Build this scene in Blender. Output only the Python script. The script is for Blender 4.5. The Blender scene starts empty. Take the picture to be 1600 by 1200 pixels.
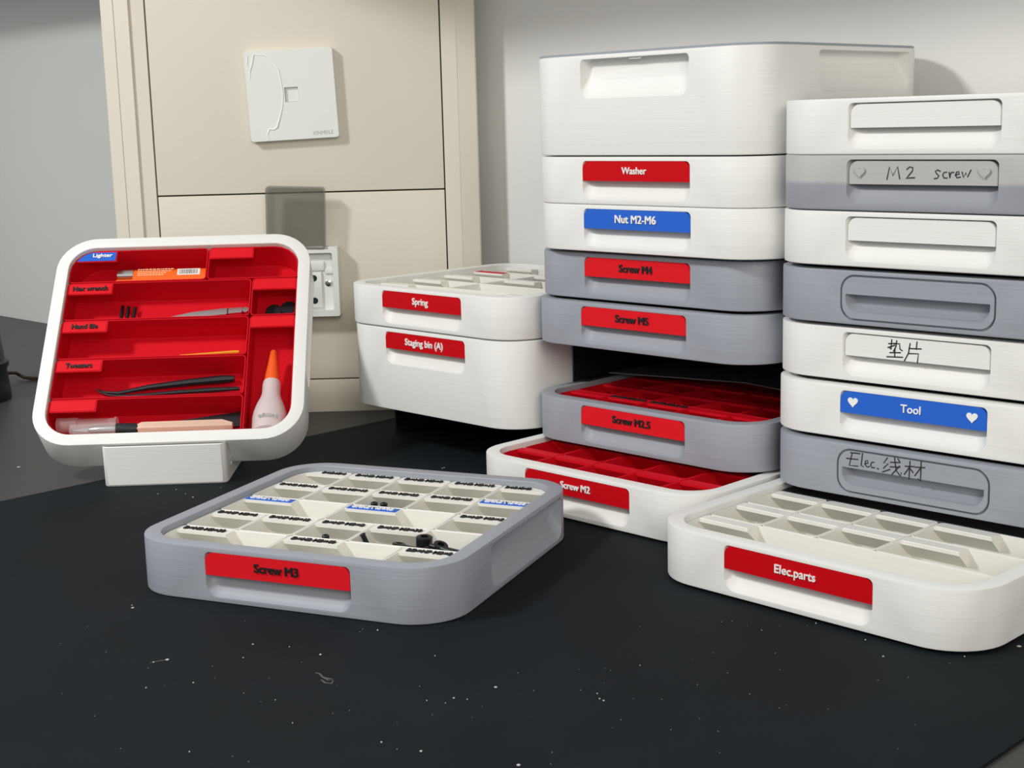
import bpy, bmesh, math, random
from mathutils import Vector, Matrix
C = bpy.context.scene.collection
sc = bpy.context.scene
S = 0.001                                   # all dimensions below are in millimetres
PI = math.pi

# ------------------------------------------------------------------ camera, world, lights, exposure
FOC, PITCH, ROLL, CAMH = 2231.7, 0.1817, -0.026, 281.8
cam = bpy.data.cameras.new('camera'); cam_o = bpy.data.objects.new('camera', cam); C.objects.link(cam_o)
cam.sensor_width = 36.0; cam.lens = FOC / 1600 * 36.0; cam.clip_start = 0.01; cam.clip_end = 50
_f = Vector((0, math.cos(PITCH), -math.sin(PITCH))); _d = Vector((0, -math.sin(PITCH), -math.cos(PITCH))); _x = Vector((1, 0, 0))
_cr, _sr = math.cos(ROLL), math.sin(ROLL)
_r = _x * _cr - _d * _sr; _u = -(_x * _sr + _d * _cr)
cam_o.matrix_world = Matrix(((_r.x, _u.x, -_f.x, 0), (_r.y, _u.y, -_f.y, 0), (_r.z, _u.z, -_f.z, CAMH * S), (0, 0, 0, 1)))
sc.camera = cam_o

w = bpy.data.worlds.new('room_light'); sc.world = w; w.use_nodes = True
w.node_tree.nodes['Background'].inputs[0].default_value = (0.97, 0.985, 1.0, 1)
w.node_tree.nodes['Background'].inputs[1].default_value = 0.50

def area_light(name, loc, target, size, power, col):
    l = bpy.data.lights.new(name, 'AREA'); l.shape = 'DISK'; l.size = size; l.energy = power; l.color = col
    o = bpy.data.objects.new(name, l); C.objects.link(o); o.location = Vector(loc) * S
    o.rotation_euler = (Vector(target) - Vector(loc)).to_track_quat('-Z', 'Y').to_euler()
    return o
area_light('lamp_light', (-1090, 520, 1080), (50, 950, 120), 0.2, 13.5, (1.0, 1.0, 0.985))
area_light('fill_light', (380, -1350, 1000), (150, 1000, 120), 1.0, 23, (1.0, 0.93, 0.83))  # soft warm fill added behind the camera to lift the shaded sides
sc.view_settings.view_transform = 'Standard'; sc.view_settings.look = 'None'
sc.view_settings.gamma = 1.0; sc.view_settings.use_curve_mapping = False
sc.view_settings.exposure = 0.0

# ------------------------------------------------------------------ materials
def srgb(r, g, b):
    f = lambda c: c / 12.92 if c <= .04045 else ((c + .055) / 1.055) ** 2.4
    return (f(r / 255), f(g / 255), f(b / 255), 1)
def mat(name, col, rough=.5, metal=0., spec=.5, var=0., vscale=(40, 40, 40), bump=0., alpha=1., trans=0., coat=0., ior=1.45):
    m = bpy.data.materials.new(name); m.use_nodes = True; nt = m.node_tree; b = nt.nodes['Principled BSDF']
    b.inputs['Base Color'].default_value = col; b.inputs['Roughness'].default_value = rough
    b.inputs['Metallic'].default_value = metal; b.inputs['Specular IOR Level'].default_value = spec
    b.inputs['Alpha'].default_value = alpha; b.inputs['Transmission Weight'].default_value = trans
    b.inputs['Coat Weight'].default_value = coat; b.inputs['IOR'].default_value = ior
    if var or bump:
        tc = nt.nodes.new('ShaderNodeTexCoord'); mp = nt.nodes.new('ShaderNodeMapping'); no = nt.nodes.new('ShaderNodeTexNoise')
        mp.inputs['Scale'].default_value = vscale; no.inputs['Scale'].default_value = 1.0; no.inputs['Detail'].default_value = 3
        nt.links.new(tc.outputs['Object'], mp.inputs['Vector']); nt.links.new(mp.outputs['Vector'], no.inputs['Vector'])
        if var:
            mr = nt.nodes.new('ShaderNodeMapRange'); mr.inputs['From Min'].default_value = .25; mr.inputs['From Max'].default_value = .75
            mr.inputs['To Min'].default_value = 1 - var; mr.inputs['To Max'].default_value = 1 + var
            mx = nt.nodes.new('ShaderNodeVectorMath'); mx.operation = 'SCALE'; mx.inputs[0].default_value = col[:3]
            nt.links.new(no.outputs['Fac'], mr.inputs['Value']); nt.links.new(mr.outputs['Result'], mx.inputs['Scale'])
            nt.links.new(mx.outputs['Vector'], b.inputs['Base Color'])
        if bump:
            bp = nt.nodes.new('ShaderNodeBump'); bp.inputs['Strength'].default_value = bump; bp.inputs['Distance'].default_value = .0004
            nt.links.new(no.outputs['Fac'], bp.inputs['Height']); nt.links.new(bp.outputs['Normal'], b.inputs['Normal'])
    return m
LAY = (6, 6, 900)                            # printed layers: fine horizontal bands
M = {
 'white': mat('white_plastic', (.80, .80, .775, 1), .5, var=.02, vscale=LAY, bump=.25),
 'bin_white': mat('ivory_plastic', (.80, .79, .735, 1), .5, var=.02, vscale=LAY, bump=.2),
 'grey': mat('grey_plastic', (.312, .334, .378, 1), .5, var=.045, vscale=LAY, bump=.3),
 'red': mat('red_plastic', (.62, .004, .014, 1), .6, spec=.15, var=.03, vscale=LAY, bump=.2),
 'red_plate': mat('bright_red_plastic', (.70, .009, .017, 1), .6, spec=.15, var=.02, vscale=(30, 30, 30)),
 'deep_red': mat('deep_red_plastic', (.55, .001, .006, 1), .6, spec=.15, var=.02, vscale=(30, 30, 30)),
 'blue': mat('blue_plastic', (.022, .125, .60, 1), .55, spec=.2),
 'white_text': mat('white_lettering', (.86, .86, .85, 1), .5),
 'black_text': mat('black_lettering', (.012, .012, .014, 1), .45),
 'ink': mat('marker_ink', (.03, .03, .035, 1), .6),
 'black': mat('black_plastic', (.010, .012, .016, 1), .45),
 'screw': mat('black_oxide_steel', (.012, .014, .018, 1), .32, metal=.3),
 'mat': mat('black_desk_mat', (.0085, .0122, .0148, 1), .68, spec=.12, var=.14, vscale=(14, 14, 14), bump=.05),
 'desk': mat('dark_grey_desk_top', (.056, .054, .051, 1), .45, spec=.35, var=.06, vscale=(8, 60, 8)),
 'wall': mat('painted_wall', (.78, .78, .76, 1), .75, var=.01, vscale=(5, 5, 5), bump=.03),
 'cream': mat('cream_painted_panel', (.70, .655, .555, 1), .5, var=.015, vscale=(10, 10, 10)),
 'gap': mat('dark_joint', (.30, .27, .21, 1), .7),
 'switch': mat('white_switch_plastic', (.78, .79, .76, 1), .3),
 'smoke': mat('smoked_clear_plastic', (.20, .19, .16, 1), .12, alpha=.52),
 'metal': mat('steel', (.62, .60, .58, 1), .25, metal=1.),
 'orange': mat('orange_plastic', (.85, .14, .012, 1), .35),
 'orange_nozzle': mat('orange_nozzle_plastic', (.86, .105, .012, 1), .4),
 'sticker': mat('white_sticker', (.82, .80, .76, 1), .5),
 'print': mat('pale_print', (.90, .52, .30, 1), .5),
 'frost': mat('frosted_bottle', (.72, .60, .60, 1), .4, alpha=.86),
 'clear': mat('clear_plastic', (.80, .74, .74, 1), .08, alpha=.22),
 'wood': mat('pale_wood', (.72, .47, .35, 1), .5, var=.06, vscale=(20, 260, 260)),
 'yellow': mat('yellow_plastic', (.80, .34, .01, 1), .4),
 'cable': mat('brown_cable', (.06, .035, .025, 1), .5),
 'dust': mat('pale_dust', (.55, .55, .53, 1), .8),
 'smear': mat('grey_smear', (.085, .085, .08, 1), .8),
 'gloss_white': mat('glossy_white_plastic', (.80, .79, .75, 1), .2),
 'dark_bin': mat('dark_grey_glossy_plastic', (.075, .078, .084, 1), .22),
 'logo': mat('grey_print', (.36, .38, .38, 1), .5),
}
# white tray with a lighter upper half (a filament change halfway up the print)
def two_tone():
    m = mat('two_tone_grey_plastic', (.3, .3, .3, 1), .5); nt = m.node_tree; b = nt.nodes['Principled BSDF']
    tc = nt.nodes.new('ShaderNodeTexCoord'); sx = nt.nodes.new('ShaderNodeSeparateXYZ'); mr = nt.nodes.new('ShaderNodeMapRange')
    mr.inputs['From Min'].default_value = .0155; mr.inputs['From Max'].default_value = .0185
    mx = nt.nodes.new('ShaderNodeMix'); mx.data_type = 'RGBA'
    mx.inputs[6].default_value = (.300, .315, .352, 1); mx.inputs[7].default_value = (.47, .465, .455, 1)
    nt.links.new(tc.outputs['Object'], sx.inputs[0]); nt.links.new(sx.outputs['Z'], mr.inputs['Value'])
    nt.links.new(mr.outputs['Result'], mx.inputs[0]); nt.links.new(mx.outputs[2], b.inputs['Base Color'])
    return m
M['two_tone'] = two_tone()

# ------------------------------------------------------------------ helpers
def new_obj(name, me, m, parent=None, loc=(0, 0, 0)):
    o = bpy.data.objects.new(name, me)
    if m is not None:
        me.materials.clear(); me.materials.append(M[m] if isinstance(m, str) else m)
    C.objects.link(o); o.location = Vector(loc) * S
    if parent is not None: o.parent = parent
    return o
def finish(bm, smooth=35, recalc=True):
    if recalc: bmesh.ops.recalc_face_normals(bm, faces=bm.faces)
    bmesh.ops.scale(bm, vec=(S, S, S), verts=bm.verts)
    me = bpy.data.meshes.new('mesh'); bm.to_mesh(me); bm.free()
    if smooth:
        for p in me.polygons: p.use_smooth = True
        me.set_sharp_from_angle(angle=math.radians(smooth))
    return me
def tag(o, label, cat, group=None, kind=None):
    o['label'] = label; o['category'] = cat
    if group: o['group'] = group
    if kind: o['kind'] = kind
    return o
def empty(name, mw, label, cat, group=None):
    o = bpy.data.objects.new(name, None); o.empty_display_size = .02; C.objects.link(o)
    o.matrix_world = mw
    return tag(o, label, cat, group)
def place(x, y, z, yaw):
    return Matrix.Translation(Vector((x, y, z)) * S) @ Matrix.Rotation(yaw, 4, 'Z')
def box(bm, x0, x1, y0, y1, z0, z1, bev=0):
    vs = [bm.verts.new(p) for p in ((x0, y0, z0), (x1, y0, z0), (x1, y1, z0), (x0, y1, z0), (x0, y0, z1), (x1, y0, z1), (x1, y1, z1), (x0, y1, z1))]
    fs = [bm.faces.new([vs[i] for i in f]) for f in ((0, 3, 2, 1), (4, 5, 6, 7), (0, 1, 5, 4), (1, 2, 6, 5), (2, 3, 7, 6), (3, 0, 4, 7))]
    if bev:
        es = {e for f in fs for e in f.edges}
        bmesh.ops.bevel(bm, geom=list(es), offset=bev, segments=2, affect='EDGES', profile=.6)
def rrect(x0, x1, y0, y1, r, n=8):
    """outline of a rectangle, r = one radius or four (front-right, back-right, back-left, front-left)"""
    if not isinstance(r, (tuple, list)): r = (r,) * 4
    pts = []
    for (cx, cy, sx, sy, a0), rr in zip(((x1, y0, -1, 1, -90), (x1, y1, -1, -1, 0), (x0, y1, 1, -1, 90), (x0, y0, 1, 1, 180)), r):
        rr = max(rr, .05)
        k = n if rr > 1 else 2
        for i in range(k + 1):
            a = math.radians(a0 + 90 * i / k); pts.append((cx + sx * rr + rr * math.cos(a), cy + sy * rr + rr * math.sin(a)))
    return pts
def loft(bm, loops, cap0=True, cap1=True):
    rings = [[bm.verts.new(p) for p in l] for l in loops]
    n = len(rings[0])
    for a, b in zip(rings, rings[1:]):
        for i in range(n): bm.faces.new((a[i], a[(i + 1) % n], b[(i + 1) % n], b[i]))
    if cap0: bm.faces.new(rings[0][::-1])
    if cap1: bm.faces.new(rings[-1])
def lathe(bm, prof, axis='z', n=24, origin=(0, 0, 0)):
    """prof = [(radius, height)...]"""
    loops = []
    for r, h in prof:
        l = []
        for i in range(n):
            a = 2 * PI * i / n; c, s = r * math.cos(a), r * math.sin(a)
            p = {'z': (c, s, h), 'x': (h, c, s), 'y': (c, h, -s)}[axis]
            l.append((p[0] + origin[0], p[1] + origin[1], p[2] + origin[2]))
        loops.append(l)
    loft(bm, loops)
def tube(bm, pts, r, n=8):
    loops = []
    pts = [Vector(p) for p in pts]
    for i, p in enumerate(pts):
        t = (pts[min(i + 1, len(pts) - 1)] - pts[max(i - 1, 0)]).normalized()
        a = t.orthogonal().normalized() if i == 0 else (a - t * a.dot(t)).normalized()
        b = t.cross(a); rr = r[i] if isinstance(r, (list, tuple)) else r
        loops.append([p + (a * math.cos(2 * PI * k / n) + b * math.sin(2 * PI * k / n)) * rr for k in range(n)])
    loft(bm, loops)
def rod(bm, p, q, r, n=12): tube(bm, [p, q], r, n)
def prism(bm, poly, z0, z1):
    loft(bm, [[(x, y, z0) for x, y in poly], [(x, y, z1) for x, y in poly]])
def boolean(me, cutters):
    a = bpy.data.objects.new('tmp', me); C.objects.link(a); tmp = []
    for c in cutters:
        o = bpy.data.objects.new('tmp', c); C.objects.link(o); tmp.append(o)
        md = a.modifiers.new('b', 'BOOLEAN'); md.object = o; md.operation = 'DIFFERENCE'; md.solver = 'EXACT'
    dg = bpy.context.evaluated_depsgraph_get(); dg.update()
    out = bpy.data.meshes.new_from_object(a.evaluated_get(dg))
    for o in tmp + [a]:
        bpy.data.objects.remove(o)
    for p in out.polygons: p.use_smooth = True
    out.set_sharp_from_angle(angle=math.radians(35))
    return out
def text_mesh(body, width=None, height=None, depth=.6, bold=.02, max_w=None):
    cu = bpy.data.curves.new('t', 'FONT'); cu.body = body; cu.size = 10; cu.align_x = 'CENTER'; cu.align_y = 'CENTER'
    cu.offset = bold * 10; cu.resolution_u = 3
    cu.extrude = 1.0
    o = bpy.data.objects.new('t', cu); C.objects.link(o)
    dg = bpy.context.evaluated_depsgraph_get(); dg.update()
    me = bpy.data.meshes.new_from_object(o.evaluated_get(dg)); bpy.data.objects.remove(o); bpy.data.curves.remove(cu)
    xs = [v.co.x for v in me.vertices]; ys = [v.co.y for v in me.vertices]
    cx, cy = (min(xs) + max(xs)) / 2, (min(ys) + max(ys)) / 2
    kx = width / (max(xs) - min(xs)) if width else None
    ky = height / (max(ys) - min(ys)) if height else None
    kx = kx or ky; ky = ky or kx
    for v in me.vertices: v.co = Vector(((v.co.x - cx) * kx, (v.co.y - cy) * ky, (v.co.z + 1) / 2 * depth)) * S
    return me
def xform(me, mtx):
    me.transform(mtx); return me
def embolden(me, d):
    bm = bmesh.new(); bm.from_mesh(me)
    for dx, dy, dz in ((d, 0, .04), (0, d * .4, .08), (d, d * .4, .12)):
        g = bmesh.ops.duplicate(bm, geom=[f for f in bm.faces if f.index >= 0][:len(me.polygons)])
        bmesh.ops.translate(bm, vec=(dx * S, dy * S, dz * S), verts=[v for v in g['geom'] if isinstance(v, bmesh.types.BMVert)])
        bm.faces.ensure_lookup_table()
    bm.to_mesh(me); bm.free()
FRONT = Matrix(((1, 0, 0, 0), (0, 0, -1, 0), (0, 1, 0, 0), (0, 0, 0, 1)))   # lettering on a face that looks towards -y
def strokes_mesh(strokes, wd=.9, th=.12):
    """handwriting: flat ribbons in the xz plane, facing -y"""
    bm = bmesh.new()
    for st in strokes:
        p = [Vector(q) for q in st]
        # smooth the polyline a little
        L, Rr = [], []
        for i, q in enumerate(p):
            t = (p[min(i + 1, len(p) - 1)] - p[max(i - 1, 0)]).normalized(); nn = Vector((-t.y, t.x)) * wd / 2
            e = t * wd / 2 * (-1 if i == 0 else 1 if i == len(p) - 1 else 0)
            L.append(q + nn + e); Rr.append(q - nn + e)
        for i in range(len(p) - 1):
            quad = (L[i], Rr[i], Rr[i + 1], L[i + 1])
            loft(bm, [[(v.x, 0, v.y) for v in quad], [(v.x, -th, v.y) for v in quad]])
    return finish(bm, 0)

# ------------------------------------------------------------------ trays
TW, TD, TH, RC, RIM = 221.0, 214.9, 34.4, 33.4, 10.5
HW, H0, HL, HB_ = 50.0, 2.9, 14.3, 28.1        # handle recess: half width, top offset, label height, full height
def recess_cutter(hw, top, ht, place_mtx=None, full=True):
    bm = bmesh.new()
    prof = [(-2, 0, 0), (.0, 0, 0), (1.5, .9, .3), (3.5, 3.2, .8), (5.5, 6.6, 1.4), (7.5, 10.6, 2), (8.6, 14, 2.4)]
    loops = []
    kz = 1 if full else .3
    for dy, dz, ins in prof:
        dz *= kz
        rb = min(8.5, (ht - dz) * .8)
        o = rrect(-hw + ins, hw - ins, top - ht + dz, top, (rb, 3.5, 3.5, rb) if full else (max(rb, 1.2), .4, .4, max(rb, 1.2)), 6)
        # rrect order: front(bottom)-right, back(top)-right, top-left, bottom-left
        loops.append([(x, dy, z) for x, z in o])
    loft(bm, loops)
    me = finish(bm, 0)
    if place_mtx: me.transform(place_mtx)
    return me
def tray_mesh(ht, groove=False, side=True, closed=False):
    bm = bmesh.new()
    def ring(ins, z): return [(x, y, z) for x, y in rrect(-TW / 2 + ins, TW / 2 - ins, ins, TD - ins, RC - ins, 10)]
    loops = [ring(1.2, 0), ring(.25, .5), ring(0, 1.3), ring(0, ht - .7), ring(.2, ht - .2), ring(.7, ht)]
    if closed:
        loft(bm, loops)
    else:
        loops += [ring(RIM - .4, ht), ring(RIM, ht - .5), ring(RIM, 2.2)]
        loft(bm, loops)
    me = finish(bm, 0)
    cuts = []
    zt = ht - H0
    if groove:
        cuts.append(recess_cutter(HW - 1.5, zt - HL + 2.2, HB_ - HL - 2.6, None, False))
        bm = bmesh.new()
        o = rrect(-HW - 2.2, HW + 2.2, zt - HB_ - .6, zt + .4, 10, 8); i = rrect(-HW - .9, HW + .9, zt - HB_ + .7, zt - .9, 9, 8)
        A = [bm.verts.new((x, -1, z)) for x, z in o]; B = [bm.verts.new((x, -1, z)) for x, z in i]
        A2 = [bm.verts.new((x, 2.4, z)) for x, z in o]; B2 = [bm.verts.new((x, 2.4, z)) for x, z in i]
        n = len(A)
        for k in range(n):
            j = (k + 1) % n
            bm.faces.new((A[k], A[j], B[j], B[k])); bm.faces.new((A2[k], B2[k], B2[j], A2[j]))
            bm.faces.new((A[k], A2[k], A2[j], A[j])); bm.faces.new((B[k], B[j], B2[j], B2[k]))
        cuts.append(finish(bm, 0))
    else:
        cuts.append(recess_cutter(HW, zt, HB_))
    if side:
        for sx in (1, -1):
            mt = Matrix.Translation(Vector((sx * TW / 2, 124.5, 0)) * S) @ Matrix.Rotation(sx * PI / 2, 4, 'Z')
            cuts.append(recess_cutter(59.5, zt, HB_, mt))
    return boolean(me, cuts)
TRAY = tray_mesh(TH); TRAY_G = tray_mesh(TH, groove=True); DEEP = tray_mesh(71.6, closed=True); DEEP_OPEN = tray_mesh(71.6)
def plate_mesh(w, h, t=2.6, r=6.0):
    bm = bmesh.new()
    o = rrect(-w / 2, w / 2, -h, 0, (.3, r, r, .3), 6)
    loft(bm, [[(x, t, z) for x, z in o], [(x, .25, z) for x, z in o], [(x * .998, 0, z * .99 - .05) for x, z in o]])
    return finish(bm, 30)
def heart_mesh(s, d):
    pts = []
    for i in range(28):
        t = 2 * PI * i / 28
        pts.append((16 * math.sin(t) ** 3 * s / 32, (13 * math.cos(t) - 5 * math.cos(2 * t) - 2 * math.cos(3 * t) - math.cos(4 * t)) * s / 32))
    bm = bmesh.new(); loft(bm, [[(x, 0, z) for x, z in pts], [(x, -d, z) for x, z in pts]])
    return finish(bm, 30)

# stroke lettering, x to the right, z up, millimetres around the middle of the label plate
HAND = {
 'm2screw': [[(-21, -3.6), (-19.4, 3.8), (-17, -1.4), (-14, 4), (-12.4, -3.2)], [(-7.6, 2.4), (-6, 3.8), (-3.8, 3.4), (-4, 1.4), (-6.8, -1.8), (-8.2, -3), (-6, -2.8), (-2.6, -2.6)],
   [(14, 1.4), (12.4, 2.1), (11, 1.2), (12, -.2), (13.4, -1.3), (12.4, -2.8), (10.6, -3)], [(18.2, .8), (16.6, .6), (15.8, -1), (16.8, -2.6), (18.6, -2.6)],
   [(20, .6), (20.6, -2.6), (20.6, -.6), (21.6, .8), (22.8, .7)], [(24, -.8), (26.4, -.2), (26, 1.2), (24.8, 1), (24, -.9), (25, -2.4), (27, -2)],
   [(28.2, .8), (29, -2.2), (30.6, .6), (31.6, -2), (33.6, 2)]],
 'dian': [[(-16, 3.4), (-11.6, 3.9)], [(-14, 6), (-14.4, -.2), (-15.4, .8)], [(-16.4, 1), (-12, 2.6)], [(-10.6, 5.6), (-11, 2), (-12.6, -1)], [(-12.2, 3.6), (-8.6, 4), (-8.2, .6), (-6.8, -.2)],
   [(-15, -2.2), (-8, -1.6)], [(-11.6, .6), (-11.8, -4.6)], [(-17, -5), (-6.4, -4.4)], [(-1.4, 4.6), (-2.4, -1.6), (-5, -6.4)], [(3.2, 6), (2.9, 1.6)], [(-2, 1.6), (6, 2)], [(-2.4, -1.6), (4.4, -1.2), (3.8, -6.8)]],
 'elec': [[(-44, 4.6), (-46, -3.8), (-40, -3.4)], [(-45, 4.8), (-38.6, 5)], [(-48, .6), (-40, 1)], [(-36.6, 5.4), (-37.4, -2.6), (-36, -3)], [(-34.6, -1), (-32.4, -.2), (-32.8, 1.4), (-34.4, .8), (-34.6, -1.6), (-33, -3), (-31.6, -2.4)],
   [(-28.4, .8), (-30, .6), (-30.6, -1.2), (-29.8, -2.8), (-28, -2.6)], [(-25.8, -2.8), (-25.2, -3)],
   [(-19, 5), (-21.6, 1.4), (-18.2, 1.6), (-21.4, -1.8)], [(-22, -4.4), (-17.2, -2.2)], [(-16.6, 2.6), (-10.2, 3.4)], [(-16.8, -.4), (-10.4, .4)], [(-14, 5.8), (-12.8, -2), (-9.6, -5.4), (-9.2, -3.2)], [(-10.4, 1), (-15.6, -5)], [(-11.6, 5.4), (-10.6, 4.2)],
   [(-6.4, 1.6), (-.6, 2.2)], [(-3.4, 5), (-3.8, -6)], [(-3.6, 1.4), (-7, -3.6)], [(-3.4, .8), (-1.2, -1.6)], [(.4, 2), (6.6, 2.6)], [(4.2, 6), (4, -6.4), (2.4, -5.2)], [(3.8, 1.8), (.2, -3.4)]],
}
# key: x, y, yaw, ztop, body material, plate material, writing, writing width, lettering colour, label
YA = -.793
TRAYS = {
 'deep':   (90.4, 1026.1, -.795, 327.5, 'white', None, None, 0, None, 'deep white box with a grey lid topping the tall middle stack'),
 'washer': (90.8, 1025.4, -.797, 254.9, 'white', 'deep_red', 'Washer', 23, 'white_text', 'white drawer with a red plate reading Washer, under the deep lidded box'),
 'nut':    (91.2, 1025.0, -.797, 220.2, 'white', 'blue', 'Nut M2-M6', 38, 'white_text', 'white drawer with a blue plate reading Nut M2-M6'),
 'm4':     (89.4, 1039.5, -.788, 183.4, 'grey', 'red_plate', 'Screw M4', 31, 'black_text', 'grey drawer with a red plate reading Screw M4'),
 'm5':     (88.6, 1033.4, -.790, 146.8, 'grey', 'red_plate', 'Screw M5', 31, 'black_text', 'grey drawer with a red plate reading Screw M5, above the empty slot'),
 'm25':    (87.3, 1030.3, -.793, 71.3, 'grey', 'red_plate', 'Screw M2.5', 36, 'black_text', 'grey drawer of red bins with a plate reading Screw M2.5, below the empty slot'),
 'm2':     (45.2, 979.6, -.790, 35.6, 'white', 'deep_red', 'Screw M2', 28, 'white_text', 'white pulled-out bottom drawer of red bins reading Screw M2'),
 'r1':     (246.8, 859.5, -.784, 290.6, 'white', 'white', None, 0, None, 'white drawer with a blank white plate, topmost of the right stack'),
 'r2':     (246.8, 861.1, -.786, 256.2, 'two_tone', 'lighter', None, 0, None, 'two-tone grey drawer handwritten M2 Screw between two hearts'),
 'r3':     (247.0, 862.2, -.781, 221.1, 'white', 'white', None, 0, None, 'white drawer with a blank white plate, directly under the M2 Screw one'),
 'r4':     (247.7, 867.2, -.774, 183.8, 'grey', None, None, 0, None, 'plain grey drawer with an outlined empty handle and no writing, right stack'),
 'r5':     (248.4, 872.2, -.767, 146.7, 'white', 'white', None, 0, None, 'white drawer with two handwritten Chinese characters on its plate'),
 'tool':   (247.4, 868.9, -.768, 109.3, 'white', 'blue', 'Tool', 13.6, 'white_text', 'white drawer with a blue plate reading Tool between two hearts'),
 'r7':     (246.6, 863.9, -.768, 72.1, 'grey', None, None, 0, None, 'grey drawer handwritten Elec. and two Chinese characters, with dark handle outline'),
 'parts':  (157.6, 776.0, -.798, 36.0, 'white', 'deep_red', 'Elec.parts', 27.5, 'white_text', 'white pulled-out drawer of white bins with a red plate reading Elec.parts'),
 'm3':     (-142.3, 810.5, -.4015, 34.4, 'grey', 'red_plate', 'Screw M3', 30, 'black_text', 'grey tray reading Screw M3 lying alone on the black mat'),
 'spring': (-72.7, 1185.1, -.7945, 145.1, 'white', 'deep_red', 'Spring', 19.8, 'white_text', 'white tray of white bins with a red plate reading Spring'),
 'staging':(-70.9, 1184.2, -.790, 109.6, 'white', 'deep_red', 'Staging bin (A)', 47.5, 'white_text', 'deep white bin with a red plate reading Staging bin (A)'),
}
M['lighter'] = mat('light_grey_plastic', (.45, .445, .435, 1), .5, var=.03, vscale=LAY)
ROOT = {}
for k, (x, y, yaw, zt, bodym, platem, txt, tw, tcol, label) in TRAYS.items():
    sl = {'spring': -3, 'staging': -3, 'm4': 3.7, 'm25': -.3, 'm2': -3.2, 'r5': 1}.get(k, 0)
    x += sl * .702; y -= sl * .712
    ht = 71.6 if k in ('deep', 'staging') else TH
    r = empty('deep_box' if k == 'deep' else 'deep_bin' if k == 'staging' else 'storage_tray', place(x, y, zt - ht, yaw), label,
              'bin' if k == 'staging' else 'box' if k == 'deep' else 'tray' if k in ('m3', 'spring') else 'drawer',
              'stacked storage drawers' if k not in ('m3', 'spring', 'staging', 'deep') else None)
    ROOT[k] = r
    me = (DEEP if k == 'deep' else DEEP_OPEN if k == 'staging' else TRAY_G if k in ('r4', 'r7') else TRAY).copy()
    body = new_obj('body', me, bodym, r)
    zl = ht - H0
    if k == 'deep':
        bm = bmesh.new(); o = rrect(-TW / 2 + .6, TW / 2 - .6, .6, TD - .6, RC - .6, 10); prism(bm, o, ht, ht + 1.6)
        l = new_obj('lid', finish(bm, 30), 'grey', r); l['label'] = 'thin grey lid'
        bm = bmesh.new(); box(bm, -5, 5, 2, 4, zl - 1.6, zl - .3); new_obj('catch', finish(bm, 0), 'white', r)
    if platem:
        rec = 1.3 if k in ('r1', 'r3', 'r5', 'r2') else -.15
        pw = 2 * HW - .5 - (1.6 if k in ('r1', 'r3', 'r5', 'r2') else 0)
        p = new_obj('label_plate', plate_mesh(pw, HL), platem, r, (0, rec, zl - (.9 if rec > 0 else .15)))
        if platem not in ('white', 'lighter'):
            p['label'] = {'blue': 'blue', 'red_plate': 'bright red', 'deep_red': 'deep red'}[platem] + ' label plate'
        if txt:
            me = text_mesh(txt, width=tw, depth=.7, bold=0 if 'M' in txt else .012)
            if 'M' in txt: embolden(me, .45)
            xform(me, FRONT)
            new_obj('lettering', me, tcol, p, (0, 0, -HL * (.47 if 'g' not in txt and 'p' not in txt else .53)))
        if k in ('tool', 'r2'):
            for sx in (-1, 1):
                new_obj('heart', heart_mesh(7.2, .6 if k == 'tool' else 1.3), 'white_text' if k == 'tool' else 'lighter', p, (sx * (40.5 if k == 'tool' else 41), 0, -HL * .46))
        hs = {'r2': ('m2screw', (-1.5, 0, -7.4)), 'r5': ('dian', (-2, 0, -7.6))}.get(k)
        if hs: new_obj('handwriting', strokes_mesh(HAND[hs[0]], .85), 'ink', p, hs[1])
    if k == 'r7': new_obj('handwriting', strokes_mesh(HAND['elec'], .85), 'ink', r, (3, 0, zl - 6.8))

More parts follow.
